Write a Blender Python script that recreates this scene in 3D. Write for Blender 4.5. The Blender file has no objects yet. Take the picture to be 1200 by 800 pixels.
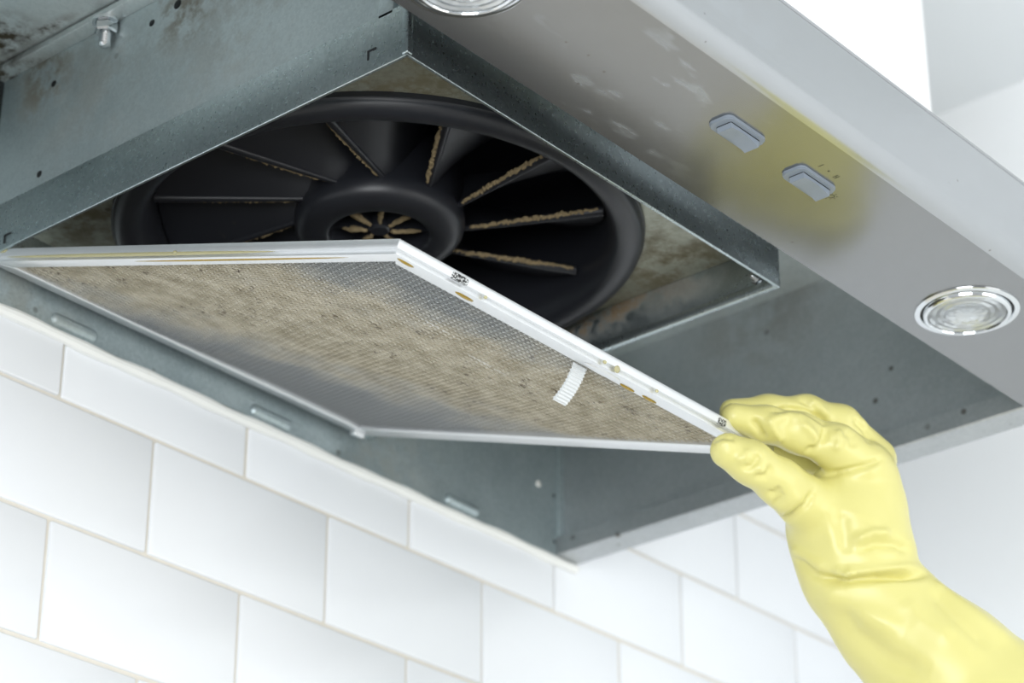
import bpy, bmesh, math, random
import numpy as np
from mathutils import Vector, Matrix

# ------------------------------------------------------------------ camera, world, lights, exposure
H = 1.62                                   # underside of the hood above the floor (metres)
FPX, AZ, PITCH = 3014.7, math.radians(49.7435), math.radians(26.8897)
CAM = np.array([-1.3207, -1.0615, -0.6812])          # relative to the rear right bottom corner of the hood
Fw = np.array([math.sin(AZ)*math.cos(PITCH), math.cos(AZ)*math.cos(PITCH), math.sin(PITCH)])
Rt = np.array([math.cos(AZ), -math.sin(AZ), 0.0])
Up = np.cross(Rt, Fw)

scn = bpy.context.scene
col = scn.collection
cd = bpy.data.cameras.new('camera')
cd.sensor_width = 36.0
cd.lens = FPX/1200*36
cd.clip_start = 0.02
cd.dof.use_dof = True
cd.dof.focus_distance = 1.31
cd.dof.aperture_fstop = 10.0
cam = bpy.data.objects.new('camera', cd)
col.objects.link(cam)
cam.matrix_world = Matrix(((Rt[0], Up[0], -Fw[0], CAM[0]), (Rt[1], Up[1], -Fw[1], CAM[1]),
                           (Rt[2], Up[2], -Fw[2], CAM[2]+H), (0, 0, 0, 1)))
scn.camera = cam

world = bpy.data.worlds.new('room_daylight')
scn.world = world
world.use_nodes = True
world.node_tree.nodes['Background'].inputs[0].default_value = (0.93, 0.97, 1.0, 1)
world.node_tree.nodes['Background'].inputs[1].default_value = 0.58

def area_light(name, loc, target, sx, sy, power, color=(1, 1, 1)):
    ld = bpy.data.lights.new(name, 'AREA')
    ld.shape = 'RECTANGLE'
    ld.size, ld.size_y, ld.energy, ld.color = sx, sy, power, color
    o = bpy.data.objects.new(name, ld)
    col.objects.link(o)
    o.location = loc
    o.rotation_euler = (Vector(target)-Vector(loc)).to_track_quat('-Z', 'Y').to_euler()
    return o

area_light('front_key_light', (0.1, -3.2, 1.15), (-0.2, -0.2, 1.45), 2.4, 1.9, 42, (1.0, 0.99, 0.97))  # unseen soft key from the front; no window is known there
area_light('side_fill_light', (-2.9, -1.9, 0.75), (-0.3, -0.15, 1.65), 1.7, 1.3, 62, (0.95, 0.98, 1.0))  # added low fill, not a window: lifts the hood's inside and the right wall

vs = scn.view_settings
vs.view_transform = 'Standard'
vs.look = 'None'
vs.exposure = 0.0
vs.gamma = 1.0
vs.use_curve_mapping = False

rnd = random.Random(7)

def at(px, py, depth):
    """point (hood coordinates) seen at pixel px,py of the 1200x800 frame, at a given distance along the optical axis"""
    return CAM + depth*(Fw + Rt*(px-600)/FPX - Up*(py-400)/FPX)

# ------------------------------------------------------------------ materials
def srgb(r, g, b):
    f = lambda c: (c/255/12.92) if c <= 10.3 else ((c/255+0.055)/1.055)**2.4
    return (f(r), f(g), f(b), 1)

class N:
    """small helper around a node tree"""
    def __init__(s, name):
        s.m = bpy.data.materials.new(name)
        s.m.use_nodes = True
        s.t = s.m.node_tree
        s.b = s.t.nodes['Principled BSDF']
        s.co = s.t.nodes.new('ShaderNodeTexCoord').outputs['Object']
    def node(s, kind, **kw):
        n = s.t.nodes.new(kind)
        for k, v in kw.items():
            setattr(n, k, v)
        return n
    def link(s, a, b):
        s.t.links.new(a, b)
    def setin(s, sock, v):
        if hasattr(v, 'is_output') or isinstance(v, bpy.types.NodeSocket):
            s.link(v, sock)
        else:
            sock.default_value = v
    def noise(s, scale, detail=3, rough=0.55, vec=None, stretch=None):
        n = s.node('ShaderNodeTexNoise')
        n.inputs['Scale'].default_value = scale
        n.inputs['Detail'].default_value = detail
        n.inputs['Roughness'].default_value = rough
        v = vec or s.co
        if stretch:
            mp = s.node('ShaderNodeMapping')
            mp.inputs['Scale'].default_value = stretch
            s.link(v, mp.inputs['Vector'])
            v = mp.outputs[0]
        s.link(v, n.inputs['Vector'])
        return n.outputs['Fac']
    def voronoi(s, scale, feature='F1', out='Distance'):
        n = s.node('ShaderNodeTexVoronoi', feature=feature)
        n.inputs['Scale'].default_value = scale
        s.link(s.co, n.inputs['Vector'])
        return n.outputs[out]
    def ramp(s, fac, a, b, ca=0.0, cb=1.0):
        n = s.node('ShaderNodeMapRange')
        n.interpolation_type = 'SMOOTHSTEP'
        s.link(fac, n.inputs[0])
        for i, v in enumerate((a, b, ca, cb)):
            n.inputs[i+1].default_value = v
        return n.outputs[0]
    def math(s, op, a, b=0.0):
        n = s.node('ShaderNodeMath', operation=op)
        n.use_clamp = False
        s.setin(n.inputs[0], a)
        s.setin(n.inputs[1], b)
        return n.outputs[0]
    def mix(s, fac, a, b):
        n = s.node('ShaderNodeMix', data_type='RGBA')
        s.setin(n.inputs[0], fac)
        s.setin(n.inputs[6], a)
        s.setin(n.inputs[7], b)
        return n.outputs[2]
    def near(s, c, r, soft=0.6, scale=(1, 1, 1)):
        """1 inside a ball of radius r about point c, falling to 0 outside"""
        d = s.node('ShaderNodeVectorMath', operation='SUBTRACT')
        s.link(s.co, d.inputs[0])
        d.inputs[1].default_value = c
        e = s.node('ShaderNodeVectorMath', operation='MULTIPLY')
        s.link(d.outputs[0], e.inputs[0])
        e.inputs[1].default_value = scale
        l = s.node('ShaderNodeVectorMath', operation='LENGTH')
        s.link(e.outputs[0], l.inputs[0])
        return s.ramp(l.outputs['Value'], r*(1-soft), r*(1+soft), 1.0, 0.0)
    def bump(s, h, strength=0.2, dist=0.001):
        n = s.node('ShaderNodeBump')
        n.inputs['Strength'].default_value = strength
        n.inputs['Distance'].default_value = dist
        s.link(h, n.inputs['Height'])
        s.link(n.outputs[0], s.b.inputs['Normal'])
    def out(s, color, metallic=0.0, rough=0.5, spec=None, aniso=None):
        s.setin(s.b.inputs['Base Color'], color)
        s.setin(s.b.inputs['Metallic'], metallic)
        s.setin(s.b.inputs['Roughness'], rough)
        if spec is not None:
            s.b.inputs['Specular IOR Level'].default_value = spec
        return s.m

def plain(name, rgb, rough=0.5, metallic=0.0, var=0.06, scale=40, spec=None):
    n = N(name)
    c = srgb(*rgb)
    d = tuple(x*(1-var) for x in c[:3])+(1,)
    return n.out(n.mix(n.noise(scale), d, c), metallic, rough, spec)

M = {}
M['tile'] = plain('white_glazed_tile', (238, 241, 245), 0.22, 0, 0.03, 9)
M['grout'] = plain('pale_grout', (226, 221, 210), 0.9, 0, 0.12, 140)
M['wall'] = plain('painted_wall', (246, 248, 249), 0.85, 0, 0.02, 5)
M['ceiling'] = plain('painted_ceiling', (232, 236, 238), 0.9, 0, 0.02, 5)
M['floor'] = plain('grey_floor', (186, 184, 180), 0.55, 0, 0.1, 6)
M['cabinet'] = plain('white_lacquer', (250, 250, 250), 0.35, 0, 0.01, 5)
M['plastic_grey'] = plain('grey_switch_plastic', (134, 144, 155), 0.38, 0, 0.05, 200)
M['dark'] = plain('dark_gap', (22, 24, 26), 0.6, 0, 0.1, 50)
M['ink'] = plain('grey_print', (92, 90, 62), 0.7, 0, 0.2, 300)
M['chrome'] = plain('chrome', (225, 228, 230), 0.09, 1.0, 0.02, 60)
M['tab'] = plain('white_ribbed_plastic', (218, 222, 224), 0.4, 0, 0.03, 80)
M['white_metal'] = plain('white_painted_rivet', (225, 225, 220), 0.4, 0, 0.05, 80)

n = N('caulk'); st = n.ramp(n.noise(28, 4), 0.62, 0.75)
M['caulk'] = n.out(n.mix(st, srgb(240, 241, 238), srgb(205, 190, 140)), 0, 0.5)

# brushed steel of the front bar: brush lines run along the bar, smears and specks on it
def brushed(name, dark, light):
    n = N(name)
    br = n.noise(60, 4, 0.6, stretch=(1.0, 60, 60))
    sm = n.math('MULTIPLY', n.ramp(n.noise(38, 3, 0.5, stretch=(0.6, 1.6, 1)), 0.58, 0.66), n.near((-0.47, -0.40, 0), 0.075, 0.5))
    sp = n.ramp(n.voronoi(75), 0.045, 0.075, 1, 0)
    sp = n.math('MULTIPLY', sp, n.ramp(n.noise(17, 2), 0.48, 0.56))
    c = n.mix(br, dark, light)
    c = n.mix(n.math('MULTIPLY', sm, 0.3), c, (0.55, 0.60, 0.65, 1))
    c = n.mix(n.math('MULTIPLY', sp, 0.6), c, (0.16, 0.14, 0.11, 1))
    rg = n.math('ADD', n.math('ADD', 0.19, n.math('MULTIPLY', br, 0.06)), n.math('MULTIPLY', sm, 0.06))
    n.bump(br, 0.03, 0.0004)
    tg = n.node('ShaderNodeCombineXYZ')
    tg.inputs[1].default_value = 1.0
    n.link(tg.outputs[0], n.b.inputs['Tangent'])
    n.b.inputs['Anisotropic'].default_value = 0.75
    return n.out(c, 0.92, rg)
M['steel'] = brushed('brushed_steel_shaded', (0.27, 0.275, 0.28, 1), (0.33, 0.335, 0.34, 1))  # darker copy: the underside's shade is put into the colour
M['lit_steel'] = brushed('brushed_steel_lit', (0.43, 0.445, 0.46, 1), (0.50, 0.515, 0.53, 1))  # same steel, lighter copy: light on the front face put into its colour

def galvanised(name, light, dark, stains=(), rough=0.42, metallic=0.75, specks=0.6, spangle=620, stain_col=(0.16, 0.125, 0.065, 1), speck_scale=42, grain=1.0):
    n = N(name)
    v = n.voronoi(spangle, out='Color')
    sep = n.node('ShaderNodeSeparateColor')
    n.link(v, sep.inputs[0])
    big = n.noise(14, 4)
    f = n.math('ADD', n.math('MULTIPLY', sep.outputs[0], 0.22), n.math('MULTIPLY', big, 0.78))
    c = n.mix(n.ramp(f, 0.25, 0.75), dark, light)
    r = n.math('ADD', rough-0.06, n.math('MULTIPLY', sep.outputs[1], 0.12*grain))
    met = metallic
    tot = None
    for (p, rad, stg, sc, nsc) in stains:
        e = n.math('MULTIPLY', n.near(p, rad, 0.75, sc), n.math('MULTIPLY', n.ramp(n.noise(nsc, 6, 0.68), 0.38, 0.62), stg))
        tot = e if tot is None else n.math('MAXIMUM', tot, e)
    if tot is not None:
        c = n.mix(tot, c, stain_col)
        met = n.math('MULTIPLY', n.math('SUBTRACT', 1.0, tot), metallic)
        r = n.math('ADD', r, n.math('MULTIPLY', tot, 0.35))
    if specks:
        s2 = n.math('MULTIPLY', n.ramp(n.voronoi(speck_scale), 0.06, 0.11, 1, 0), n.ramp(n.noise(9, 2), 0.44, 0.54))
        c = n.mix(n.math('MULTIPLY', s2, specks), c, (0.07, 0.05, 0.03, 1))
    n.bump(n.noise(120, 3), 0.05*grain, 0.0005)
    return n.out(c, met, r)

GL, GD = (0.66, 0.74, 0.755, 1), (0.53, 0.61, 0.63, 1)
BR = (1, 1, 1)
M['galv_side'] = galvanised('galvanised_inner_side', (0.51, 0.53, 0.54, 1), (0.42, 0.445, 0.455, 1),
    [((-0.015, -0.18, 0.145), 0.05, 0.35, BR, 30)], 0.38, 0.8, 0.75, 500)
M['galv_rear'] = galvanised('galvanised_rear', (0.50, 0.575, 0.59, 1), (0.37, 0.44, 0.46, 1), [((-0.52, 0, 0.02), 0.05, 0.35, BR, 40), ((-0.2, 0, 0.02), 0.04, 0.3, BR, 60)], 0.42, 0.78, 0.5)
M['galv_ceiling'] = galvanised('galvanised_ceiling', (0.82, 0.87, 0.87, 1), (0.68, 0.74, 0.74, 1),
    [((-0.567, -0.036, 0.143), 0.017, 1.2, (1, 0.8, 1), 60), ((-0.540, -0.020, 0.139), 0.010, 1.2, (1, .45, 1), 70), ((-0.553, -0.05, 0.143), 0.0045, 1.2, (1, .16, 1), 70),
     ((-0.556, -0.16, 0.143), 0.006, 0.9, (1, .3, 1), 60)], 0.4, 0.7, 0.4, 620, (0.045, 0.035, 0.018, 1))
M['galv_box'] = galvanised('galvanised_fan_box', GL, GD,
    [((-0.537, -0.045, 0.125), 0.022, 0.85, BR, 55), ((-0.537, -0.165, 0.125), 0.026, 0.75, BR, 60), ((-0.537, -0.09, 0.105), 0.045, 0.3, BR, 30), ((-0.537, -0.2, 0.10), 0.05, 0.25, BR, 40)], 0.42, 0.78, 0.35, 640)
M['galv_skirt'] = galvanised('galvanised_skirt', (0.54, 0.61, 0.625, 1), (0.41, 0.48, 0.495, 1),
    [((-0.221, -0.17, 0.044), 0.013, 0.95, (1, 0.14, 1), 70), ((-0.221, -0.26, 0.046), 0.016, 0.5, (1, .5, 1), 60)], 0.33, 0.93, 0.2, 700, (0.20, 0.115, 0.035, 1), grain=0.3)
M['fan_plate'] = galvanised('greasy_fan_plate', (0.46, 0.47, 0.40, 1), (0.33, 0.34, 0.27, 1),
    [((-0.24, -0.27, 0.046), 0.045, 0.9, BR, 45), ((-0.49, -0.28, 0.046), 0.05, 0.8, BR, 60), ((-0.52, -0.05, 0.046), 0.05, 0.8, BR, 60)], 0.42, 0.6, 0.5, 400, (0.13, 0.105, 0.05, 1))

n = N('black_fan_plastic')
ds = n.ramp(n.noise(160, 5, 0.7), 0.66, 0.76)
M['black'] = n.out(n.mix(n.math('MULTIPLY', ds, 0.35), (0.019, 0.0205, 0.026, 1), (0.12, 0.10, 0.06, 1)), 0, n.math('ADD', 0.30, n.math('MULTIPLY', n.noise(30), 0.16)), 0.5)
n = N('tan_dust'); M['dust'] = n.out(n.mix(n.noise(500, 3), srgb(100, 86, 62), srgb(168, 150, 114)), 0, 0.95)
n.bump(n.noise(900, 2), 0.6, 0.001)

n = N('aluminium_rail')
rs = n.noise(24, 3)
c = n.mix(rs, (0.74, 0.76, 0.78, 1), (0.83, 0.845, 0.855, 1))
gy = n.math('MULTIPLY', n.ramp(n.noise(22, 4, 0.6, stretch=(0.35, 0.35, 2)), 0.60, 0.72), 0.35)
M['rail'] = n.out(n.mix(gy, c, (0.70, 0.64, 0.42, 1)), 0.72, n.math('ADD', 0.25, n.math('MULTIPLY', rs, 0.12)))

def dirt_mask(n):
    """greasy band over the middle of the filter mesh (filter coordinates)"""
    d = n.node('ShaderNodeVectorMath', operation='DOT_PRODUCT')
    n.link(n.co, d.inputs[0])
    d.inputs[1].default_value = (0.522, 0.853, 0.0)
    w = n.math('ABSOLUTE', n.math('ADD', d.outputs['Value'], 0.166))
    m = n.ramp(w, 0.02, 0.185, 1.0, 0.0)
    nz = n.noise(26, 5, 0.65)
    return n.ramp(n.math('ADD', m, n.math('MULTIPLY', n.math('SUBTRACT', nz, 0.5), 1.2)), 0.15, 0.95)

def dirt_color(n, fine):
    c = n.mix(n.ramp(fine, 0.3, 0.7), srgb(174, 165, 142), srgb(220, 214, 198))
    sp = n.math('MULTIPLY', n.ramp(n.noise(150, 3, 0.6), 0.60, 0.68), n.ramp(n.noise(18, 3), 0.40, 0.58))
    return n.mix(sp, c, srgb(84, 64, 36))

n = N('filter_mesh')
dm = dirt_mask(n)
c = n.mix(n.math('MULTIPLY', dm, 0.85), (0.90, 0.92, 0.93, 1), dirt_color(n, n.noise(90, 4)))
for cx_, cy_ in ((-0.0457, -0.2586), (0.0100, -0.2454)):
    sc_ = n.near((cx_, cy_, 0), 0.0024, 0.7, (0.16, 1.0, 0))
    c = n.mix(n.math('MULTIPLY', sc_, n.ramp(n.noise(300, 2), 0.35, 0.55)), c, (0.95, 0.96, 0.96, 1))
M['mesh'] = n.out(c, n.math('SUBTRACT', 0.85, n.math('MULTIPLY', dm, 0.8)), n.math('ADD', 0.3, n.math('MULTIPLY', dm, 0.4)))
n = N('filter_backing')
dm = dirt_mask(n)
c = n.mix(dm, (0.27, 0.28, 0.285, 1), dirt_color(n, n.noise(60, 5)))
M['backing'] = n.out(c, 0.1, 0.7)
n = N('slot_mesh')
vv = n.ramp(n.voronoi(900), 0.25, 0.6)
M['slot_mesh'] = n.out(n.mix(vv, (0.7, 0.72, 0.72, 1), (0.02, 0.02, 0.02, 1)), 0.5, 0.35)
n = N('amber_grease'); M['grease'] = n.out(srgb(190, 158, 44), 0, 0.12)
n.b.inputs['Transmission Weight'].default_value = 0.45
n.b.inputs['IOR'].default_value = 1.45
n = N('pale_grease'); M['pale_grease'] = n.out(srgb(214, 208, 165), 0, 0.12)
n.b.inputs['Transmission Weight'].default_value = 0.5

n = N('yellow_rubber')
M['rubber'] = n.out(n.mix(n.noise(18, 3), srgb(214, 207, 128), srgb(220, 214, 142)), 0, 0.34, 0.5)
n.b.inputs['Subsurface Weight'].default_value = 0.04
n.b.inputs['Subsurface Radius'].default_value = (0.006, 0.005, 0.0015)
n.b.inputs['Subsurface Scale'].default_value = 1.0
n.bump(n.noise(260, 2), 0.04, 0.0006)

n = N('lamp_glass'); M['glass'] = n.out((0.96, 0.98, 0.99, 1), 0, 0.03)
n.b.inputs['Transmission Weight'].default_value = 1.0
n.b.inputs['IOR'].default_value = 1.45
M['reflector'] = plain('lamp_reflector', (240, 243, 246), 0.3, 0.85, 0.05, 150)

# ------------------------------------------------------------------ mesh helpers
def link(o, parent=None):
    col.objects.link(o)
    if parent is not None:
        o.parent = parent
    else:
        o.location.z += H
    return o

def mesh_obj(name, me, mat, parent=None, smooth=False, ang=35):
    if smooth:
        me.shade_smooth()
        try:
            me.set_sharp_from_angle(angle=math.radians(ang))
        except Exception:
            pass
    me.materials.append(mat)
    return link(bpy.data.objects.new(name, me), parent)

def bm_obj(name, bm, mat, parent=None, smooth=False, ang=35):
    bmesh.ops.recalc_face_normals(bm, faces=bm.faces)
    me = bpy.data.meshes.new(name)
    bm.to_mesh(me)
    bm.free()
    return mesh_obj(name, me, mat, parent, smooth, ang)

def box(bm, a, b, bev=0.0, seg=2):
    x0, y0, z0 = a
    x1, y1, z1 = b
    v = [bm.verts.new(p) for p in ((x0, y0, z0), (x1, y0, z0), (x1, y1, z0), (x0, y1, z0), (x0, y0, z1), (x1, y0, z1), (x1, y1, z1), (x0, y1, z1))]
    fs = [bm.faces.new([v[i] for i in f]) for f in ((3, 2, 1, 0), (4, 5, 6, 7), (0, 1, 5, 4), (1, 2, 6, 5), (2, 3, 7, 6), (3, 0, 4, 7))]
    if bev:
        es = list({e for f in fs for e in f.edges})
        bmesh.ops.bevel(bm, geom=es, offset=bev, segments=seg, profile=0.5, affect='EDGES')

def box_obj(name, a, b, mat, parent=None, bev=0.0, seg=2):
    bm = bmesh.new()
    box(bm, a, b, bev, seg)
    return bm_obj(name, bm, mat, parent, bev > 0, 50)

def prism(bm, prof, axis, a, b):
    """closed polygon prof extruded along axis x / y / z from a to b (prof in the other two axes, in order)"""
    def P(p, t):
        return {'x': (t, p[0], p[1]), 'y': (p[0], t, p[1]), 'z': (p[0], p[1], t)}[axis]
    A = [bm.verts.new(P(p, a)) for p in prof]
    B = [bm.verts.new(P(p, b)) for p in prof]
    k = len(prof)
    for i in range(k):
        bm.faces.new((A[i], A[(i+1) % k], B[(i+1) % k], B[i]))
    bm.faces.new(A[::-1])
    bm.faces.new(B)

def lathe(bm, prof, seg=48, c=(0, 0, 0), closed=False):
    rings = []
    for r, z in prof:
        if r < 1e-6:
            rings.append([bm.verts.new((c[0], c[1], c[2]+z))])
        else:
            rings.append([bm.verts.new((c[0]+r*math.cos(2*math.pi*i/seg), c[1]+r*math.sin(2*math.pi*i/seg), c[2]+z)) for i in range(seg)])
    pairs = list(zip(rings, rings[1:]))
    if closed:
        pairs.append((rings[-1], rings[0]))
    for A, B in pairs:
        for i in range(seg):
            j = (i+1) % seg
            if len(A) == 1 and len(B) == 1:
                continue
            if len(A) == 1:
                bm.faces.new((A[0], B[j], B[i]))
            elif len(B) == 1:
                bm.faces.new((A[i], A[j], B[0]))
            else:
                bm.faces.new((A[i], A[j], B[j], B[i]))

def tube(bm, pts, rad, seg=8):
    pts = [Vector(p) for p in pts]
    rings = []
    for i, p in enumerate(pts):
        t = (pts[min(i+1, len(pts)-1)]-pts[max(i-1, 0)]).normalized()
        a = t.cross(Vector((0.31, 0.2, 0.93))).normalized()
        b = t.cross(a)
        r = rad[i] if hasattr(rad, '__len__') else rad
        rings.append([bm.verts.new(p+(a*math.cos(2*math.pi*k/seg)+b*math.sin(2*math.pi*k/seg))*r) for k in range(seg)])
    for A, B in zip(rings, rings[1:]):
        for k in range(seg):
            bm.faces.new((A[k], A[(k+1) % seg], B[(k+1) % seg], B[k]))
    bm.faces.new(rings[0][::-1])
    bm.faces.new(rings[-1])

def rounded_rect(cx, cy, w, h, r, seg=5):
    out = []
    for sx, sy, a0 in ((1, 1, 0), (-1, 1, 90), (-1, -1, 180), (1, -1, 270)):
        for k in range(seg+1):
            a = math.radians(a0+90*k/seg)
            out.append((cx+sx*(w/2-r)+r*math.cos(a), cy+sy*(h/2-r)+r*math.sin(a)))
    return out

def empty(name, loc=(0, 0, 0)):
    o = bpy.data.objects.new(name, None)
    o.empty_display_size = 0.05
    o.location = loc
    return link(o)

def tag(o, label, cat, group=None):
    o['label'] = label
    o['category'] = cat
    if group:
        o['group'] = group
    return o

def struct(o):
    o['kind'] = 'structure'
    return o

# ------------------------------------------------------------------ the room
XR, ZC = 0.42, 0.539                       # side wall and ceiling
wall_back = struct(box_obj('wall_back', (-1.7, 0.0022, -H), (XR+0.1, 0.11, ZC+0.1), M['grout']))
struct(box_obj('wall_right', (XR, -2.4, -H), (XR+0.1, 0.007, ZC+0.1), M['wall']))
struct(box_obj('ceiling', (-1.7, -2.4, ZC), (XR, 0.007, ZC+0.1), M['ceiling']))
struct(box_obj('floor', (-3.5, -4.0, -H-0.1), (XR+0.1, 0.11, -H), M['floor']))

# brick-bond tiles, each a piece of the back wall
PX, PZ, GAP = 0.1493, 0.0743, 0.0026
bm = bmesh.new()
box(bm, (GAP/2, 0.0, GAP/2), (PX-GAP/2, 0.0085, PZ-GAP/2), 0.0011, 2)
bmesh.ops.recalc_face_normals(bm, faces=bm.faces)
tile_me = bpy.data.meshes.new('tile')
bm.to_mesh(tile_me)
bm.free()
tile_me.shade_smooth()
tile_me.set_sharp_from_angle(angle=math.radians(50))
tile_me.materials.append(M['tile'])
trng = random.Random(3)
for r in range(-6, 7):
    z = -0.0402 + r*PZ
    x0 = -0.0211 if r % 2 == 0 else -0.0970
    for k in range(-8, 3):
        x = x0 + k*PX
        if x+PX > XR-0.002 or (z > 0.01 and x+PX < 0.0 and x > -0.746):
            continue
        t = bpy.data.objects.new('tile', tile_me)
        t.location = (x, 0.0007*trng.random(), z)
        t.rotation_euler = (trng.uniform(-.004, .004), 0, trng.uniform(-.003, .003))
        link(t, wall_back)
# tiles cut to fit at the side wall
for r in range(-6, 7):
    z = -0.0402 + r*PZ
    x0 = -0.0211 if r % 2 == 0 else -0.0970
    k = math.floor((XR-0.002-x0)/PX)
    x = x0+k*PX
    if XR-x > 0.02:
        box_obj('tile', (x+GAP/2, 0.0003, z+GAP/2), (XR-0.0015, 0.0085, z+PZ-GAP/2), M['tile'], wall_back, 0.0011)

# bead of sealant between tiles and hood
bm = bmesh.new()
cpts = []
for i in range(60):
    x = -0.75+0.751*i/59
    cpts.append((x, -0.0012, -0.0030+0.0004*math.sin(x*60)))
tube(bm, cpts, [0.0036+0.0004*math.sin(i*1.7) for i in range(60)], 10)
struct(bm_obj('trim_1', bm, M['caulk'], None, True))

# white cabinet above the hood
cab = tag(empty('wall_cabinet', (-0.373, -0.15, 0.165)), 'plain white wall cabinet mounted above the steel range hood', 'cabinet')
def cpart(nm, a, b, bev=0.0015):
    o = lambda p: (p[0]+0.373, p[1]+0.15, p[2]-0.165)
    return box_obj(nm, o(a), o(b), M['cabinet'], cab, bev)
cpart('body', (-0.745, -0.299, 0.165), (-0.001, 0.0, ZC-0.001))
cpart('door', (-0.745, -0.318, 0.167), (-0.3745, -0.3005, ZC-0.004))
cpart('door', (-0.3715, -0.318, 0.167), (-0.001, -0.3005, ZC-0.004))

# ------------------------------------------------------------------ range hood
WL = -0.746                                # left end
ZT = 0.143                                 # inner ceiling of the canopy
hood = tag(empty('range_hood'), 'brushed steel range hood with open underside, fan, two lamps and switches', 'range hood')

# front bar: flat underside, rounded lower edge, upright front
prof = [(-0.377, 0.0), (-0.4615, 0.0)]
for k in range(1, 9):
    a = math.radians(270-90*k/8)
    prof.append((-0.4615+0.0095*math.cos(a), 0.0095+0.0095*math.sin(a)))
prof += [(-0.4710, 0.0535), (-0.4695, 0.0560), (-0.3775, 0.0560), (-0.377, 0.0555)]
bm = bmesh.new()
prism(bm, prof, 'x', WL, 0.0)
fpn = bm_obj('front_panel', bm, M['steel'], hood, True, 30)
fpn.data.materials.append(M['lit_steel'])
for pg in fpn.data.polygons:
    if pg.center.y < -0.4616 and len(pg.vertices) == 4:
        pg.material_index = 1  # front face and rounded edge take the painted-lit copy
# sloping outer top
bm = bmesh.new()
prism(bm, [(-0.468, 0.056), (-0.33, 0.150), (-0.001, 0.150), (-0.001, 0.1635), (-0.335, 0.1635), (-0.470, 0.0575)], 'x', WL, 0.0)
bm_obj('top_cover', bm, M['lit_steel'], hood)
# sides with a turned-in bottom lip
def side_panel(x_out, s):
    p = [(x_out, 0.0), (x_out, 0.15), (x_out-s*0.015, 0.15), (x_out-s*0.015, 0.0165), (x_out-s*0.0226, 0.0135), (x_out-s*0.0226, 0.001), (x_out-s*0.0216, 0.0)]
    bm = bmesh.new()
    prism(bm, p, 'y', -0.377, -0.0005)
    return bm_obj('side_panel', bm, M['galv_side'], hood)
side_panel(0.0, 1)
side_panel(WL, -1)
box_obj('ceiling_panel', (WL+0.015, -0.377, ZT), (-0.015, -0.002, ZT+0.006), M['galv_ceiling'], hood)
rear = box_obj('rear_panel', (WL+0.015, -0.003, 0.0), (-0.0145, -0.0005, ZT), M['galv_rear'], hood)
# embossed slots along the rear panel
for x0, x1 in ((-0.654, -0.620), (-0.4840, -0.4490), (-0.3225, -0.2865), (-0.1400, -0.1060)):
    bm = bmesh.new()
    w, R = x1-x0, 0.0042
    L = 24
    rows = []
    for j in range(9):
        a = math.pi*j/8
        row = []
        for i in range(L+1):
            u = -1+2*i/L
            e = math.sqrt(max(0.0, 1-max(0.0, (abs(u)*w/2-(w/2-R))/R)**2)) if abs(u)*w/2 > w/2-R else 1.0
            row.append(bm.verts.new(((x0+x1)/2+u*w/2, -0.0028-0.0034*math.sin(a)*e, 0.0052-R*math.cos(a)*e)))
        rows.append(row)
    for A, B in zip(rows, rows[1:]):
        for i in range(L):
            bm.faces.new((A[i], A[i+1], B[i+1], B[i]))
    bmesh.ops.remove_doubles(bm, verts=bm.verts, dist=1e-5)
    bm_obj('embossed_slot', bm, M['galv_rear'], rear, True, 80)
# folded corner strip, rivet and holes near the corner
box_obj('corner_strip', (-0.0215, -0.0045, 0.002), (-0.0147, -0.0030, ZT-0.002), M['galv_rear'], rear, 0.0004)
def dome(name, c, r, h, mat, parent, axis='y'):
    bm = bmesh.new()
    lathe(bm, [(r, 0), (r*0.9, h*0.5), (r*0.55, h*0.9), (0, h)], 16)
    o = bm_obj(name, bm, mat, parent, True, 80)
    o.location = c
    o.rotation_euler = {'y': (math.pi/2, 0, 0), 'x': (0, -math.pi/2, 0), 'z': (math.pi, 0, 0)}[axis]
    return o
dome('rivet', (-0.0420, -0.003, 0.0483), 0.0026, 0.0012, M['white_metal'], rear)
for z in (0.010, 0.045, 0.085):
    dome('screw_hole', (-0.0245, -0.003, z), 0.0014, 0.0003, M['dark'], rear)

# fan box: upper walls with bolted flange, lower skirt around the filter opening
BX0, BX1, BY0, BY1 = -0.537, -0.2211, -0.3328, -0.0070
ZS, ZF = 0.0184, 0.0470                    # bottom of skirt, fan plate
housing = bpy.data.objects.new('fan_housing', None)
link(housing, hood)
T = 0.0012
for a, b in (((BX0, BY0+0.002, ZF), (BX0+T, BY1, ZT)), ((BX1-T, BY0+0.002, ZF), (BX1, BY1, ZT)), ((BX0, BY0+0.002, ZF), (BX1, BY0+0.002+T, ZT))):
    box_obj('housing_wall', a, b, M['galv_box'], housing)
for a, b in (((BX0-0.0105, BY0-0.008, ZT-0.0052), (BX0, BY1, ZT-0.0012)), ((BX1, BY0-0.008, ZT-0.0052), (BX1+0.0105, BY1, ZT-0.0012)), ((BX0, BY0-0.008, ZT-0.0052), (BX1, BY0+0.002, ZT-0.0012))):
    box_obj('mounting_flange', a, b, M['galv_ceiling'], housing, 0.0006)
def skirt(a, b):
    return box_obj('skirt_plate', a, b, M['galv_skirt'], housing, 0.0005)
SX0, SY0 = BX0-0.0030, BY0
sk = skirt((SX0, SY0, ZS), (SX0+0.0020, BY1, ZF+0.003))
skf = skirt((SX0, SY0, ZS), (BX1, SY0+0.0020, ZF+0.003))
skr = skirt((BX1-0.0010, SY0, ZS), (BX1+0.0010, BY1, ZF+0.003))
skirt((SX0, BY1-0.001, ZS+0.006), (BX1, BY1+0.001, ZF+0.003))
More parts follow.
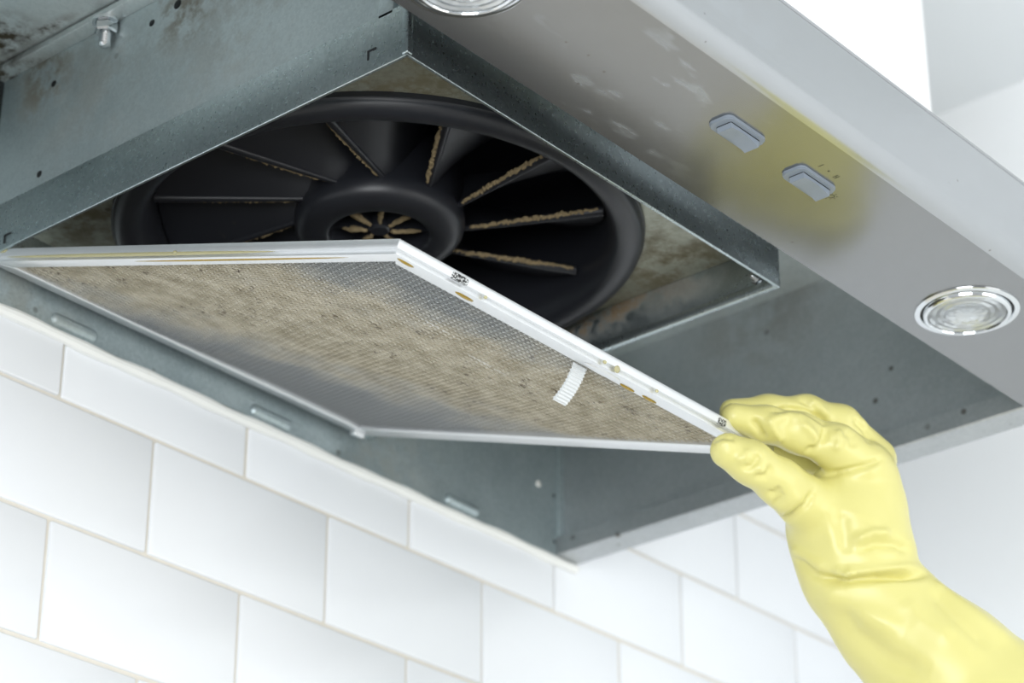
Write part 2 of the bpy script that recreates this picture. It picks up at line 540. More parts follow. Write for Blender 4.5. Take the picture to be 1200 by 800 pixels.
# rolled hem along the bottom of the right plate and a corner seam
box_obj('hem', (BX1-0.0032, SY0+0.002, ZS), (BX1+0.0012, BY1, ZS+0.0058), M['galv_skirt'], housing, 0.0012)
box_obj('corner_seam', (SX0-0.0008, SY0-0.0008, ZS+0.001), (SX0+0.0035, SY0+0.0035, ZF+0.02), M['galv_skirt'], housing, 0.0008)
# punched marks in the left plate
for y, z in ((-0.0287, 0.0243), (-0.3084, 0.0285)):
    bm = bmesh.new()
    box(bm, (SX0-0.0005, y-0.0032, z+0.0020), (SX0+0.0005, y+0.0026, z+0.0030))
    box(bm, (SX0-0.0005, y+0.0016, z-0.0026), (SX0+0.0005, y+0.0026, z+0.0026))
    bm_obj('punched_notch', bm, M['dark'], housing)
bm = bmesh.new(); box(bm, (BX0-0.003, -0.3225, 0.0475), (BX0, -0.3120, 0.0600), 0.0006)
bm_obj('locating_tab', bm, M['galv_box'], housing, True, 50)
for y, z, r in ((-0.0534, 0.1182, 0.0022), (-0.0481, 0.0601, 0.0022), (-0.1354, 0.1242, 0.0022), (-0.1558, 0.1277, 0.0030), (-0.30, 0.12, 0.0022)):
    o = dome('screw_hole', (BX0, y, z), r, 0.0004, M['dark'], housing, 'x')
# bolt with nut through the left flange
def bolt(c, s=1.0, up=False):
    e = bpy.data.objects.new('bolt', None)
    link(e, hood)
    e.location = c
    bm = bmesh.new()
    lathe(bm, [(0.0042*s, 0.0), (0.0042*s, -0.0010*s), (0.0, -0.0010*s)], 20)
    bm_obj('washer', bm, M['chrome'], e, True, 40)
    bm = bmesh.new()
    lathe(bm, [(0.0030*s, -0.0010*s), (0.0036*s, -0.0016*s), (0.0036*s, -0.0038*s), (0.0031*s, -0.0043*s), (0, -0.0043*s)], 6)
    bm_obj('nut', bm, M['chrome'], e)
    bm = bmesh.new()
    pr = [(0.0019*s, -0.004*s)]
    for k in range(6):
        pr += [(0.0019*s, (-0.0043-0.0008*k)*s), (0.0016*s, (-0.0047-0.0008*k)*s)]
    pr += [(0.0, -0.0092*s)]
    lathe(bm, pr, 16)
    bm_obj('thread', bm, M['chrome'], e, True, 60)
    return e
bolt((-0.5415, -0.1015, ZT-0.0052), 1.9)
bolt((-0.5415, -0.2600, ZT-0.0052), 1.9)
bb = bolt((BX1-0.001, -0.3190, 0.0275), 0.85)
bb.rotation_euler = (0, math.radians(90), 0)

# plate with the round inlet
FC = (-0.379, -0.1635)
bm = bmesh.new()
seg = 72
ri = 0.1480
inner, outer = [], []
for i in range(seg):
    a = 2*math.pi*i/seg
    ca, sa = math.cos(a), math.sin(a)
    inner.append(bm.verts.new((FC[0]+ri*ca, FC[1]+ri*sa, ZF)))
    tx = ((BX1-FC[0]) if ca > 0 else (BX0-FC[0]))/ca if abs(ca) > 1e-9 else 1e9
    ty = ((BY1-FC[1]) if sa > 0 else (BY0+.002-FC[1]))/sa if abs(sa) > 1e-9 else 1e9
    t = min(tx, ty)
    outer.append(bm.verts.new((FC[0]+t*ca, FC[1]+t*sa, ZF)))
corners = []
for i in range(seg):
    j = (i+1) % seg
    a, b = outer[i].co, outer[j].co
    bm.faces.new((inner[i], outer[i], outer[j], inner[j]))
    if abs(a.x-b.x) > 1e-6 and abs(a.y-b.y) > 1e-6:
        cx = BX1 if max(a.x, b.x) > BX1-1e-6 else BX0
        cy = BY1 if max(a.y, b.y) > BY1-1e-6 else BY0+.002
        bm.faces.new((outer[i], bm.verts.new((cx, cy, ZF)), outer[j]))
fp = bmesh.ops.extrude_face_region(bm, geom=list(bm.faces))
bmesh.ops.translate(bm, verts=[v for v in fp['geom'] if isinstance(v, bmesh.types.BMVert)], vec=(0, 0, 0.0012))
bm_obj('fan_plate', bm, M['fan_plate'], housing)

# bell-mouth inlet ring
bm = bmesh.new()
pr = [(0.1538, 0.0475), (0.1535, 0.0440)]
for k in range(0, 13):
    a = math.radians(-5-155*k/12)
    pr.append((0.1440+0.0090*math.cos(a), 0.0445+0.0080*math.sin(a)))
pr += [(0.1335, 0.0460), (0.1318, 0.0530), (0.1312, 0.0650), (0.1312, 0.1280), (0.0, 0.1280)]
lathe(bm, pr, 96, (FC[0], FC[1], 0))
bm_obj('bell_mouth', bm, M['black'], housing, True, 60)

# fan wheel
fan = bpy.data.objects.new('fan_wheel', None)
link(fan, hood)
fan.location = (FC[0], FC[1], 0)
bm = bmesh.new()
lathe(bm, [(0.0485, 0.118), (0.0485, 0.060), (0.0496, 0.0575), (0.0496, 0.0545), (0.0488, 0.0500), (0.0462, 0.0460), (0.0425, 0.0441), (0.0385, 0.0436), (0.0345, 0.0438),
           (0.0305, 0.0446), (0.0292, 0.0456), (0.0284, 0.0480), (0.0284, 0.0680), (0.0, 0.0680)], 64)
bm_obj('hub', bm, M['black'], fan, True, 60)
for k in range(7):
    a = math.radians(20+360*k/7)
    d = Vector((math.cos(a), math.sin(a), 0)); q = Vector((-math.sin(a), math.cos(a), 0))
    bm = bmesh.new()
    vsx = []
    for r, z in ((0.004, 0.0500), (0.0286, 0.0540)):
        for s in (-1, 1):
            for dz in (0, 0.014):
                p = d*r+q*s*0.0011+Vector((0, 0, z+dz))
                vsx.append(bm.verts.new(p))
    bmesh.ops.convex_hull(bm, input=vsx)
    bm_obj('spoke', bm, M['black'], fan)
    bm = bmesh.new()
    pts, rr = [], []
    m = rnd.uniform(0.6, 1.0)
    for i in range(9):
        u = i/8
        r = 0.007+0.0205*u*m
        z = 0.0500+0.004*(r-0.004)/0.0246
        pts.append(d*r+q*rnd.uniform(-.0006, .0006)+Vector((0, 0, z-0.0002)))
        rr.append(0.0004+rnd.uniform(0.0010, 0.0019)*math.sin(math.pi*min(1, max(0.06, u*0.96+0.02)))**0.5)
    tube(bm, pts, rr, 7)
    bm_obj('dust_ridge', bm, M['dust'], fan, True, 80)
bm = bmesh.new()
lathe(bm, [(0.0062, 0.070), (0.0062, 0.0500), (0.0050, 0.0488), (0.0, 0.0488)], 20)
bm_obj('shaft_cap', bm, M['black'], fan, True, 40)

def blade_pt(a0, s, t):
    """s from hub to rim, t from leading (lower) to trailing edge"""
    ai, dt = a0+math.radians(17.5), math.radians(39)*t*(1-0.1*t)
    def q(r, a):
        return Vector((r*math.cos(a), r*math.sin(a), 0))
    p = q(0.0480, ai+dt*0.8).lerp(q(0.1300, a0+dt), s)
    p.z = 0.0560+0.0330*t**1.1
    return p
for k in range(11):
    a0 = math.radians(141.3+360/11*k)
    bm = bmesh.new()
    NS, NT = 10, 10
    g = [[blade_pt(a0, i/NS, j/NT) for j in range(NT+1)] for i in range(NS+1)]
    th = 0.0011
    lay = []
    for sgn in (-1, 1):
        gg = []
        for i in range(NS+1):
            row = []
            for j in range(NT+1):
                du = g[min(i+1, NS)][j]-g[max(i-1, 0)][j]
                dv = g[i][min(j+1, NT)]-g[i][max(j-1, 0)]
                nn = du.cross(dv).normalized()
                row.append(bm.verts.new(g[i][j]+nn*th*sgn))
            gg.append(row)
        lay.append(gg)
    A, B = lay
    for i in range(NS):
        for j in range(NT):
            bm.faces.new((A[i][j], A[i+1][j], A[i+1][j+1], A[i][j+1]))
            bm.faces.new((B[i][j], B[i][j+1], B[i+1][j+1], B[i+1][j]))
        bm.faces.new((A[i][0], B[i][0], B[i+1][0], A[i+1][0]))
        bm.faces.new((A[i][NT], A[i+1][NT], B[i+1][NT], B[i][NT]))
    for j in range(NT):
        bm.faces.new((A[0][j], A[0][j+1], B[0][j+1], B[0][j]))
        bm.faces.new((A[NS][j], B[NS][j], B[NS][j+1], A[NS][j+1]))
    epts, erad = [], []
    for i in range(13):
        sg = i/12
        q0 = blade_pt(a0, sg, 0.0)
        tt = (blade_pt(a0, sg, 0.08)-q0).normalized()
        epts.append(q0+tt*0.0014)
        erad.append(0.0017+0.0013*sg)
    tube(bm, epts, erad, 10)
    bm_obj('blade', bm, M['black'], fan, True, 60)
    # crust of dust along the lower edge
    bm = bmesh.new()
    pts, rr = [], []
    for i in range(70):
        s = 0.06+0.90*i/69
        p = blade_pt(a0, s, 0.0)
        t2 = (blade_pt(a0, s, 0.06)-p).normalized()
        pts.append(p-t2*(0.0010+0.0008*s)+Vector((0, 0, 0.0006))+Vector((rnd.uniform(-.0006, .0006), rnd.uniform(-.0006, .0006), rnd.uniform(-.0005, .0007))))
        rr.append((0.0006+rnd.random()*0.0011)*(0.6+0.5*math.sin(math.pi*s))*(1.05 if 3 <= k <= 6 else 0.72))
    tube(bm, pts, rr, 6)
    bm_obj('dust_ridge', bm, M['dust'], fan, False)

# lamps in the front bar
def lamp(cx, cy):
    e = bpy.data.objects.new('lamp', None)
    link(e, hood)
    e.location = (cx, cy, 0)
    bm = bmesh.new()
    lathe(bm, [(0.0300, 0.0006), (0.0298, -0.0008), (0.0285, -0.0013), (0.0268, -0.0013), (0.0262, -0.0004), (0.0262, 0.0006)], 64, closed=True)
    bm_obj('trim_ring', bm, M['chrome'], e, True, 50)
    bm = bmesh.new()
    lathe(bm, [(0.0262, 0.0003), (0.0250, 0.0003), (0.0250, -0.0002), (0.0262, -0.0002)], 64, closed=True)
    bm_obj('shadow_gap', bm, M['dark'], e)
    bm = bmesh.new()
    lathe(bm, [(0.0252, 0.0002), (0.0250, -0.0028), (0.0240, -0.0036), (0.0228, -0.0034), (0.0222, -0.0022), (0.0222, 0.0002)], 64, closed=True)
    bm_obj('bulb_rim', bm, M['chrome'], e, True, 50)
    bm = bmesh.new()
    # facetted reflector
    seg_ = 36
    rings = []
    for q_, (r, z) in enumerate(((0.0222, -0.0010), (0.0200, -0.0002), (0.0178, -0.0012), (0.0156, -0.0002), (0.0134, -0.0012), (0.0112, -0.0003))):
        rings.append([bm.verts.new((r*math.cos(2*math.pi*(i+0.5*(q_ % 2))/seg_), r*math.sin(2*math.pi*(i+0.5*(q_ % 2))/seg_), z+0.00015*((i*7+q_*3) % 3-1))) for i in range(seg_)])
    for A, B in zip(rings, rings[1:]):
        for i in range(seg_):
            bm.faces.new((A[i], A[(i+1) % seg_], B[i]))
            bm.faces.new((A[(i+1) % seg_], B[(i+1) % seg_], B[i]))
    cc = bm.verts.new((0, 0, -0.0003))
    for i in range(seg_):
        bm.faces.new((rings[-1][i], rings[-1][(i+1) % seg_], cc))
    bm_obj('reflector', bm, M['reflector'], e)
    bm = bmesh.new()
    lathe(bm, [(0.0222, -0.0016), (0.0222, -0.0026), (0.0120, -0.0030), (0.0112, -0.0042), (0.0070, -0.0050), (0.0062, -0.0040), (0.0, -0.0040), (0.0, -0.0016)], 64)
    bm_obj('lens', bm, M['glass'], e, True, 30)
    return e
lamp(-0.1570, -0.4172)
lamp(-0.5885, -0.4140)

# rocker switches
def switch(cx, cy):
    e = bpy.data.objects.new('switch', None)
    link(e, hood)
    e.location = (cx, cy, 0)
    bm = bmesh.new()
    prism(bm, rounded_rect(0, 0, 0.0325, 0.0145, 0.0035), 'z', -0.0018, 0.0006)
    es = [ed for ed in bm.edges if all(abs(v.co.z+0.0018) < 1e-6 for v in ed.verts)]
    bmesh.ops.bevel(bm, geom=es, offset=0.0006, segments=2, affect='EDGES')
    bm_obj('bezel', bm, M['plastic_grey'], e, True, 40)
    bm = bmesh.new()
    prism(bm, rounded_rect(0.0005, 0, 0.0252, 0.0098, 0.0012), 'z', -0.0019, -0.0015)
    bm_obj('recess', bm, M['dark'], e)
    # curved rocker
    prf = [(-0.0116, -0.0016)]
    for k in range(13):
        u = -1+2*k/12
        prf.append((0.0005+0.0116*u, -0.0052-0.0004*u+0.0016*(1-u*u)*0.9))
    prf.append((0.0126, -0.0016))
    bm = bmesh.new()
    prism(bm, prf, 'y', -0.0044, 0.0044)
    bm_obj('rocker', bm, M['plastic_grey'], e, True, 30)
    return e
switch(-0.4010, -0.4316)
switch(-0.3370, -0.4313)
# printed marks beside the second switch: I . II and a small sun
def mark(boxes):
    bm = bmesh.new()
    for cx, cy, sx, sy in boxes:
        box(bm, (cx-sx/2, cy-sy/2, -0.0001), (cx+sx/2, cy+sy/2, 0.0001))
    return bm_obj('switch_marking', bm, M['ink'], hood)
mark([(-0.3456, -0.4447, 0.0005, 0.0034)])
mark([(-0.3384, -0.4446, 0.0011, 0.0011)])
mark([(-0.3318, -0.4444, 0.0005, 0.0034), (-0.3302, -0.4444, 0.0005, 0.0034), (-0.3310, -0.4444, 0.0020, 0.0004)])
bm = bmesh.new()
lathe(bm, [(0.0019, -0.0001), (0.0014, -0.0001), (0.0014, 0.0001), (0.0019, 0.0001)], 20, (-0.3158, -0.4310, 0), True)
for k in range(8):
    a = math.pi*k/4
    p = [(-0.3158+math.cos(a+d)*r, -0.4310+math.sin(a+d)*r) for r, d in ((0.0026, -0.06), (0.0037, -0.045), (0.0037, 0.045), (0.0026, 0.06))]
    prism(bm, p, 'z', -0.0001, 0.0001)
bm_obj('switch_marking', bm, M['ink'], hood)

# ------------------------------------------------------------------ grease filter, swung down from the rear edge
TH = math.radians(18.7815)
FO = np.array([0.0, -0.00727, 0.01818])
FX0, FX1, FL, FT = -0.53796, -0.22848, -0.33685, 0.0076
FM = (FX0+FX1)/2
filt = tag(empty('grease_filter', (FM, FO[1], FO[2])), 'dirty aluminium mesh grease filter with pull tab, swung down from the hood', 'filter')
filt.rotation_euler = (TH, 0, 0)
ey = np.array([0, math.cos(TH), math.sin(TH)]); ez = np.array([0, -math.sin(TH), math.cos(TH)])
def to_filter(p):
    w = np.asarray(p)-FO
    return Vector((w[0]-FM, w@ey, w@ez))
x0, x1 = FX0-FM, FX1-FM
# four mitred rails, profile: outer wall, rolled lower edge, flat underside, inner step
def rail(p0, p1, inw, w):
    """p0,p1: outer corners; inw: inward direction; w: width of underside. mitred 45 degrees"""
    p0, p1, inw = Vector(p0), Vector(p1), Vector(inw)
    d = (p1-p0).normalized()
    prof = [(0.0004, FT), (0.0, FT-0.0006), (-0.0003, 0.0045), (0.0, 0.0030), (0.0020, 0.0026), (0.0016, 0.0014), (0.0014, 0.0003), (0.0022, 0.0), (w-0.0006, 0.0004), (w, 0.0010), (w, 0.0035), (w-0.001, FT-0.001), (w-0.003, FT)]
    bm = bmesh.new()
    rings = []
    for (p, sg) in ((p0, 1), (p1, -1)):
        rings.append([bm.verts.new(p+inw*u+d*sg*(u*ml)+Vector((0, 0, z))) for (u, z) in prof for ml in (1.0,)])
    A, B = rings
    for i in range(len(prof)):
        j = (i+1) % len(prof)
        bm.faces.new((A[i], A[j], B[j], B[i]))
    bm.faces.new(A[::-1]); bm.faces.new(B)
    return bm_obj('frame_rail', bm, M['rail'], filt, True, 40)
rl = rail((x0, 0, 0), (x0, FL, 0), (1, 0, 0), 0.0118)
rf = rail((x0, FL, 0), (x1, FL, 0), (0, 1, 0), 0.0150)
rr_ = rail((x1, FL, 0), (x1, 0, 0), (-1, 0, 0), 0.0150)
rb = rail((x1, 0, 0), (x0, 0, 0), (0, -1, 0), 0.0130)

# expanded metal mesh: rows of zigzag strands
u0, u1, v0, v1 = x0+0.0105, x1-0.0135, FL+0.0140, -0.0120
PU, PV = 0.0042, 0.0044
nu, nv = int((u1-u0)/PU*4), int((v1-v0)/PV)
uu = u0+np.arange(nu+1)*PU/4
verts, faces = [], []
for r in range(nv):
    ph = (r % 2)*math.pi
    tri = np.array([0, 1, 0, -1])[(np.arange(nu+1)+2*(r % 2)) % 4]
    vc = v0+(r+0.5)*PV
    sag = 0.0009*np.sin(uu*21+vc*9)+0.0006*np.sin(vc*40+uu*13)
    for side in (-1, 1):
        y = vc+tri*PV*0.46+side*0.00068
        z = 0.0024+sag+side*0.00055+0.0003*tri
        verts.append(np.stack([uu, y, z], 1))
    b = 2*r*(nu+1)
    i = np.arange(nu)
    faces.append(np.stack([b+i, b+i+1, b+nu+1+i+1, b+nu+1+i], 1))
verts = np.concatenate(verts); faces = np.concatenate(faces)
me = bpy.data.meshes.new('mesh_screen')
me.from_pydata(verts.tolist(), [], faces.tolist())
ms = mesh_obj('mesh_screen', me, M['mesh'], filt)
ms['kind'] = 'stuff'
# matted layers behind the strands
G = 70
bm = bmesh.new()
gv = [[bm.verts.new((u0+(u1-u0)*i/G, v0+(v1-v0)*j/G, 0.0034+0.0009*math.sin((u0+(u1-u0)*i/G)*21+(v0+(v1-v0)*j/G)*9)+0.0006*math.sin((v0+(v1-v0)*j/G)*40+(u0+(u1-u0)*i/G)*13))) for j in range(G+1)] for i in range(G+1)]
for i in range(G):
    for j in range(G):
        bm.faces.new((gv[i][j], gv[i][j+1], gv[i+1][j+1], gv[i+1][j]))
ex = bmesh.ops.extrude_face_region(bm, geom=list(bm.faces))
bmesh.ops.translate(bm, verts=[v for v in ex['geom'] if isinstance(v, bmesh.types.BMVert)], vec=(0, 0, 0.0022))
bm_obj('filter_pad', bm, M['backing'], filt)

# slots in the front rail through which the mesh shows
for xs, w in ((-0.4934-FM, 0.0120), (-0.2770-FM, 0.0075)):
    bm = bmesh.new()
    prism(bm, [(p[0], p[1]) for p in rounded_rect(xs, 0.0044, w, 0.0036, 0.0015)], 'y', FL-0.00035, FL+0.001)
    bm_obj('rail_slot', bm, M['slot_mesh'], rf)
# oval embossed seat of the pull tab
bm = bmesh.new()
bmesh.ops.create_uvsphere(bm, u_segments=24, v_segments=12, radius=1.0)
bmesh.ops.scale(bm, vec=(0.0145, 0.0042, 0.0012), verts=bm.verts)
bmesh.ops.translate(bm, verts=bm.verts, vec=(-0.370-FM, FL+0.0085, 0.0))
bm_obj('tab_seat', bm, M['rail'], rf, True, 80)
# ribbed pull tab hanging from the front rail
p0 = to_filter(at(680, 428, 1.3440)); p1 = to_filter(at(655, 471.5, 1.3460))
L = 60
bm = bmesh.new()
rows = []
for i in range(L+1):
    t = i/L
    c = p0.lerp(p1, t)+Vector((0.0009, 0.0, 0.0))*math.sin(math.pi*t)*0 + (p1-p0).cross(Vector((1, 0, 0))).normalized()*0.0016*math.sin(math.pi*t)
    nrm = (p1-p0).cross(Vector((1, 0, 0))).normalized()
    rib = 0.00032*math.sin(t*2*math.pi*12)
    hw = 0.0049+0.00006*math.sin(t*2*math.pi*12)
    th = 0.0007
    rows.append([bm.verts.new(c+Vector((s*hw, 0, 0))+nrm*(o*th+rib*o)) for s, o in ((-1, -1), (1, -1), (1, 1), (-1, 1))])
for A, B in zip(rows, rows[1:]):
    for k in range(4):
        bm.faces.new((A[k], A[(k+1) % 4], B[(k+1) % 4], B[k]))
bm.faces.new(rows[0][::-1]); bm.faces.new(rows[-1])
bm_obj('pull_tab', bm, M['tab'], filt, False)
# latch nub under the far rear corner
box_obj('latch', (x1-0.012, -0.0085, -0.0026), (x1-0.003, -0.0030, 0.0008), M['rail'], filt, 0.0008)
# drops and runs of grease
def drop(c, s, mat, parent, rot=0.0):
    bm = bmesh.new()
    bmesh.ops.create_uvsphere(bm, u_segments=16, v_segments=10, radius=1.0)
    bmesh.ops.scale(bm, vec=s, verts=bm.verts)
    o = bm_obj('grease_drop', bm, mat, parent, True, 89)
    o.location = c
    o.rotation_euler = (0, 0, rot)
    return o
for X, Y, sx, sy, mt in ((-0.5255, -0.3315, 0.0062, 0.0015, 'grease'), (-0.4800, -0.3290, 0.0070, 0.0019, 'grease'), (-0.3446, -0.3250, 0.0066, 0.0014, 'grease'),
                         (-0.3260, -0.3255, 0.0066, 0.0014, 'grease')):
    drop((X-FM, Y, 0.0001), (sx, sy, 0.0009), M[mt], rf, 0.05)
for X, Z, sx, sz, mt in ((-0.3685, 0.0022, 0.0022, 0.0020, 'pale_grease'), (-0.3790, 0.0024, 0.0012, 0.0010, 'pale_grease'), (-0.3345, 0.0022, 0.0010, 0.0009, 'pale_grease'), (-0.4735, 0.0022, 0.0010, 0.0009, 'pale_grease')):
    drop((X-FM, FL-0.0001, Z), (sx, 0.0010, sz), M[mt], rf)
drop((x0-0.0001, -0.135, 0.0022), (0.0006, 0.115, 0.0011), M['pale_grease'], rl)
drop((x0-0.0003, -0.170, 0.0024), (0.0012, 0.0016, 0.0014), M['pale_grease'], rl)
drop((x0+0.0045, -0.215, 0.0001), (0.0010, 0.085, 0.0006), M['grease'], rl)
drop((x0+0.003, -0.015, 0.0060), (0.0040, 0.0070, 0.0026), M['pale_grease'], rl)

# ------------------------------------------------------------------ rubber glove on a hand
D0 = 1.402
def P(px, py, dd, r):
    d = D0+dd
    return np.array([(px-600)/FPX*d, (py-400)/FPX*d, d]), r/FPX*d
def chain(pts):
    return [P(*p) for p in pts]
PARTS = {
 'thumb': chain([(853, 528, -0.004, 21), (880, 542, -0.001, 24), (914, 565, 0.008, 26), (955, 598, 0.024, 36)]),
 'index': chain([(860, 488, 0.012, 16), (898, 497, 0.016, 20), (936, 507, 0.020, 22.5), (980, 524, 0.028, 26), (1010, 548, 0.034, 34)]),
 'middle': chain([(858, 482, 0.026, 15), (900, 482, 0.033, 18), (945, 483, 0.041, 19), (985, 498, 0.049, 22), (1020, 540, 0.052, 31)]),
 'ring': chain([(880, 505, 0.048, 16), (935, 532, 0.062, 20), (985, 545, 0.072, 24), (1015, 560, 0.066, 32)]),
 'palm': chain([(1012, 556, 0.040, 38), (1004, 587, 0.040, 50), (994, 618, 0.036, 67), (1004, 658, 0.030, 71)]),
 'arm': chain([(1006, 676, 0.028, 66), (1052, 735, 0.022, 66), (1105, 785, 0.014, 80), (1195, 872, 0.0, 106), (1330, 1010, -0.015, 140), (1420, 1105, -0.02, 150)]),
}
vox = 0.0013
allc = np.array([c for ch in PARTS.values() for c, r in ch])
lo = np.array([P(815, 440, 0, 1)[0][0], P(815, 440, 0, 1)[0][1], D0-0.085])
hi = np.array([P(1390, 1070, 0, 1)[0][0], P(1390, 1070, 0, 1)[0][1], D0+0.118])
dims = np.ceil((hi-lo)/vox).astype(int)
ax = [np.arange(k, dtype=np.float32)*vox+l for k, l in zip(dims, lo)]
GX, GY, GZ = np.meshgrid(*ax, indexing='ij')
ZS_ = 0.86                                 # a hand is a little flatter along this direction
def cone(c0, r0, c1, r1, zs):
    d = c1-c0
    d = d*np.array([1, 1, 1/zs])
    l2 = float(d@d)
    X, Y, Z = GX-np.float32(c0[0]), GY-np.float32(c0[1]), (GZ-np.float32(c0[2]))/np.float32(zs)
    t = np.clip((X*np.float32(d[0])+Y*np.float32(d[1])+Z*np.float32(d[2]))/np.float32(l2), 0, 1)
    return np.sqrt((X-t*np.float32(d[0]))**2+(Y-t*np.float32(d[1]))**2+(Z-t*np.float32(d[2]))**2)-(np.float32(r0)+t*np.float32(r1-r0))
def smin(a, b, k):
    h = np.maximum(k-np.abs(a-b), 0)/k
    return np.minimum(a, b)-h*h*k*0.25
def part_sdf(name, k=0.004, zs=1.0):
    ch = PARTS[name]
    s = None
    for (c0, r0), (c1, r1) in zip(ch, ch[1:]):
        e = cone(c0, r0, c1, r1, zs)
        s = e if s is None else smin(s, e, np.float32(k))
    return s
S = part_sdf('palm', 0.012, ZS_)
S = smin(S, part_sdf('thumb', 0.006), np.float32(0.005))
fing = part_sdf('index', 0.006)
fing = smin(fing, part_sdf('middle', 0.006), np.float32(0.0022))
fing = smin(fing, part_sdf('ring', 0.006), np.float32(0.0022))
S = smin(S, fing, np.float32(0.0035))
A_ = part_sdf('arm', 0.012, ZS_)
S = smin(S, A_, np.float32(0.003))
# open cuff, cut across the arm outside the picture
ca, cb = P(1195, 872, 0.0, 1)[0], P(1330, 1010, -0.015, 1)[0]
dn = (cb-ca)/np.linalg.norm(cb-ca)
cut = cb+dn*0.0
pl = ((GX-cut[0])*dn[0]+(GY-cut[1])*dn[1]+(GZ-cut[2])*dn[2]).astype(np.float32)
S = np.maximum(S, pl)
S = np.maximum(S, -np.maximum(A_+np.float32(0.004), -pl-np.float32(0.07)))

def surface_nets(S):
    neg = S < 0
    n0, n1, n2 = S.shape
    acc = np.zeros((n0-1, n1-1, n2-1, 3), np.float32)
    cnt = np.zeros((n0-1, n1-1, n2-1), np.float32)
    corner = [(i, j, k) for i in (0, 1) for j in (0, 1) for k in (0, 1)]
    sl = lambda c: tuple(slice(c[m], S.shape[m]-1+c[m]) for m in range(3))
    for a in corner:
        for m in range(3):
            if a[m] == 0:
                b = list(a); b[m] = 1; b = tuple(b)
                va, vb = S[sl(a)], S[sl(b)]
                cr = neg[sl(a)] != neg[sl(b)]
                t = np.where(cr, va/np.where(cr, va-vb, 1), 0)
                for q in range(3):
                    acc[..., q] += np.where(cr, a[q]+(t if q == m else 0), 0)
                cnt += cr
    act = cnt > 0
    idx = -np.ones(act.shape, np.int64)
    idx[act] = np.arange(act.sum())
    pos = np.argwhere(act)+acc[act]/cnt[act][:, None]
    F_ = []
    for m in range(3):
        p, q = (m+1) % 3, (m+2) % 3
        lo_ = [slice(None)]*3; hi_ = [slice(None)]*3
        lo_[m] = slice(0, S.shape[m]-1); hi_[m] = slice(1, S.shape[m])
        a, b = neg[tuple(lo_)], neg[tuple(hi_)]
        ed = np.argwhere(a != b)
        ok = (ed[:, p] > 0) & (ed[:, q] > 0) & (ed[:, p] < act.shape[p]) & (ed[:, q] < act.shape[q])
        ed = ed[ok]
        flip = a[tuple(ed.T)]
        def ix(dp, dq):
            e = ed.copy(); e[:, p] += dp; e[:, q] += dq
            return idx[tuple(e.T)]
        f = np.stack([ix(-1, -1), ix(0, -1), ix(0, 0), ix(-1, 0)], 1)
        f[~flip] = f[~flip][:, ::-1]
        F_.append(f)
    return pos, np.concatenate(F_)
V, Fq = surface_nets(S)
V = V*vox+lo
del GX, GY, GZ, S, fing, A_, pl
# smooth the voxel steps
nb = np.concatenate([Fq[:, [0, 1]], Fq[:, [1, 2]], Fq[:, [2, 3]], Fq[:, [3, 0]]])
nb = np.concatenate([nb, nb[:, ::-1]])
deg = np.bincount(nb[:, 0], minlength=len(V))[:, None]
def lap(X):
    out = np.stack([np.bincount(nb[:, 0], weights=X[nb[:, 1], q], minlength=len(V)) for q in range(X.shape[1])], 1)
    return out/deg-X
for _ in range(6):
    V = V+0.5*lap(V)
    V = V-0.52*lap(V)
def normals(V):
    n = np.cross(V[Fq[:, 2]]-V[Fq[:, 0]], V[Fq[:, 3]]-V[Fq[:, 1]])
    out = np.zeros_like(V)
    for k in range(4):
        for q in range(3):
            out[:, q] += np.bincount(Fq[:, k], weights=n[:, q], minlength=len(V))
    return out/np.maximum(np.linalg.norm(out, axis=1), 1e-12)[:, None]
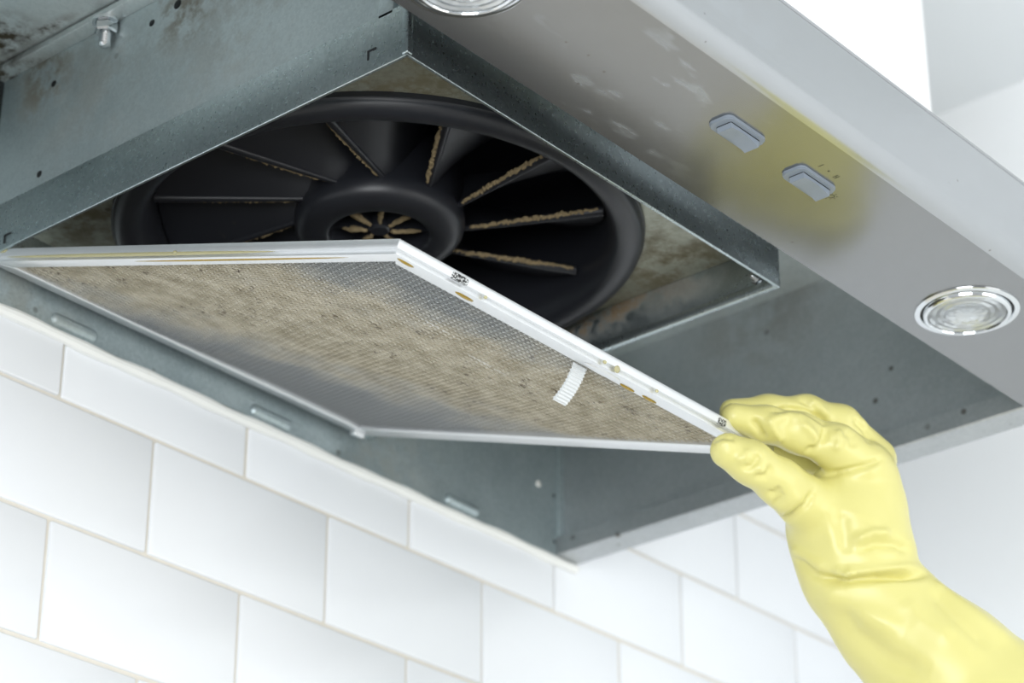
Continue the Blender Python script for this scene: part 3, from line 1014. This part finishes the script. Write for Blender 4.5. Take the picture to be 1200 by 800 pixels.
# folds and creases of the rubber (metres deep, in places read off the photograph)
CREASES = [
 # points, half width px, depth mm (negative = raised fold)
 ([(908, 612), (925, 606), (944, 592), (956, 572)], 4, 3.0),
 ([(908, 600), (925, 592), (940, 578)], 8, -1.5),
 ([(962, 676), (988, 681), (1020, 677), (1050, 674), (1085, 673)], 5, 6.0),
 ([(975, 667), (990, 673), (1030, 668), (1075, 664)], 7, -2.5),
 ([(1000, 668), (990, 676)], 6, -2.5),
 ([(964, 557), (990, 552), (1016, 545), (1034, 537)], 3.5, 2.4),
 ([(980, 563), (1005, 557), (1030, 550)], 8, -1.0),
 ([(882, 489), (890, 503), (896, 517)], 4.5, 3.0),
 ([(900, 488), (907, 503), (918, 518)], 5, -2.0),
 ([(902, 482), (925, 478), (945, 481), (962, 490), (970, 498)], 3.5, 2.5),
 ([(903, 492), (925, 486), (945, 490)], 5, -1.5),
 ([(943, 532), (958, 523), (967, 512), (969, 498)], 4.5, 3.0),
 ([(935, 492), (950, 505), (957, 515), (953, 528)], 5, -2.0),
 ([(980, 503), (985, 515), (978, 530)], 5, -1.8),
 ([(990, 505), (998, 512), (1000, 525)], 5, 1.5),
 ([(868, 549), (880, 547), (888, 538), (888, 530)], 4.5, 2.6),
 ([(862, 540), (872, 536), (878, 526)], 4.5, -1.3),
 ([(884, 560), (897, 558), (906, 545)], 5, 2.2),
 ([(890, 553), (902, 550)], 4, -1.2),
 ([(898, 577), (908, 580), (915, 570)], 4.5, 2.6),
 ([(905, 590), (914, 586), (918, 577)], 3.5, 2.0),
 ([(833, 516), (846, 511), (862, 514)], 3.5, 1.5),
 ([(838, 524), (848, 518), (858, 520)], 4, -0.8),
 ([(1000, 634), (1022, 624), (1045, 624)], 6, -2.4),
 ([(1005, 645), (1024, 637), (1050, 638), (1066, 646)], 6, 2.4),
 ([(985, 600), (990, 625), (992, 650)], 10, 1.4),
 ([(970, 590), (972, 620), (980, 650)], 10, -1.0),
 ([(1022, 520), (1013, 502), (1000, 490)], 4, 2.0),
 ([(1010, 498), (1016, 492)], 6, -1.2),
 ([(936, 466), (955, 477), (964, 492)], 4.5, 2.2),
 ([(948, 468), (962, 478), (972, 488)], 5, -1.2),
 ([(1090, 690), (1120, 722), (1160, 760)], 9, 2.0),
 ([(1090, 678), (1120, 702), (1200, 765)], 9, -2.0),
 ([(985, 700), (1000, 740), (1040, 770), (1090, 790)], 14, 3.0),
 ([(960, 690), (1000, 715), (1060, 740)], 14, -2.2),
 ([(1060, 700), (1080, 725), (1120, 750)], 12, -1.5),
 ([(932, 652), (955, 674), (985, 686)], 6, 2.5),
 ([(925, 640), (945, 655), (970, 668)], 7, -1.5),
]
def crease_field(px, py):
    dsp = np.zeros(len(px))
    for pts, w, dep in CREASES:
        best = np.full(len(px), 1e9); tt = np.zeros(len(px))
        nseg = len(pts)-1
        for i in range(nseg):
            a, b = np.array(pts[i], float), np.array(pts[i+1], float)
            d = b-a
            t = np.clip(((px-a[0])*d[0]+(py-a[1])*d[1])/(d@d), 0, 1)
            q = np.hypot(px-a[0]-t*d[0], py-a[1]-t*d[1])
            m = q < best
            best[m] = q[m]; tt[m] = (i+t[m])/nseg
        end = np.clip(np.minimum(tt, 1-tt)*5+0.15, 0, 1)
        dsp -= dep*0.0011*np.exp(-(best/(0.95*w))**2)*end
    return dsp
Nn = normals(V)
px = 600+FPX*V[:, 0]/V[:, 2]; py = 400+FPX*V[:, 1]/V[:, 2]
view = V/np.linalg.norm(V, axis=1)[:, None]
facing = np.clip(-(Nn*view).sum(1)*2.5, 0, 1)
V = V+Nn*(crease_field(px, py)*facing)[:, None]
for _ in range(1):
    V = V+0.4*lap(V)
    V = V-0.42*lap(V)
W = CAM+V[:, :1]*Rt-V[:, 1:2]*Up+V[:, 2:3]*Fw
base = at(1000, 600, D0)
me = bpy.data.meshes.new('rubber_glove')
me.from_pydata((W-base).tolist(), [], Fq[:, ::-1].tolist())
bm = bmesh.new(); bm.from_mesh(me); bmesh.ops.recalc_face_normals(bm, faces=bm.faces); bm.to_mesh(me); bm.free()
me.shade_smooth()
me.materials.append(M['rubber'])
glove = bpy.data.objects.new('rubber_glove', me)
glove.location = base
link(glove)
tag(glove, 'yellow rubber glove on a hand pinching the corner of the filter', 'glove')
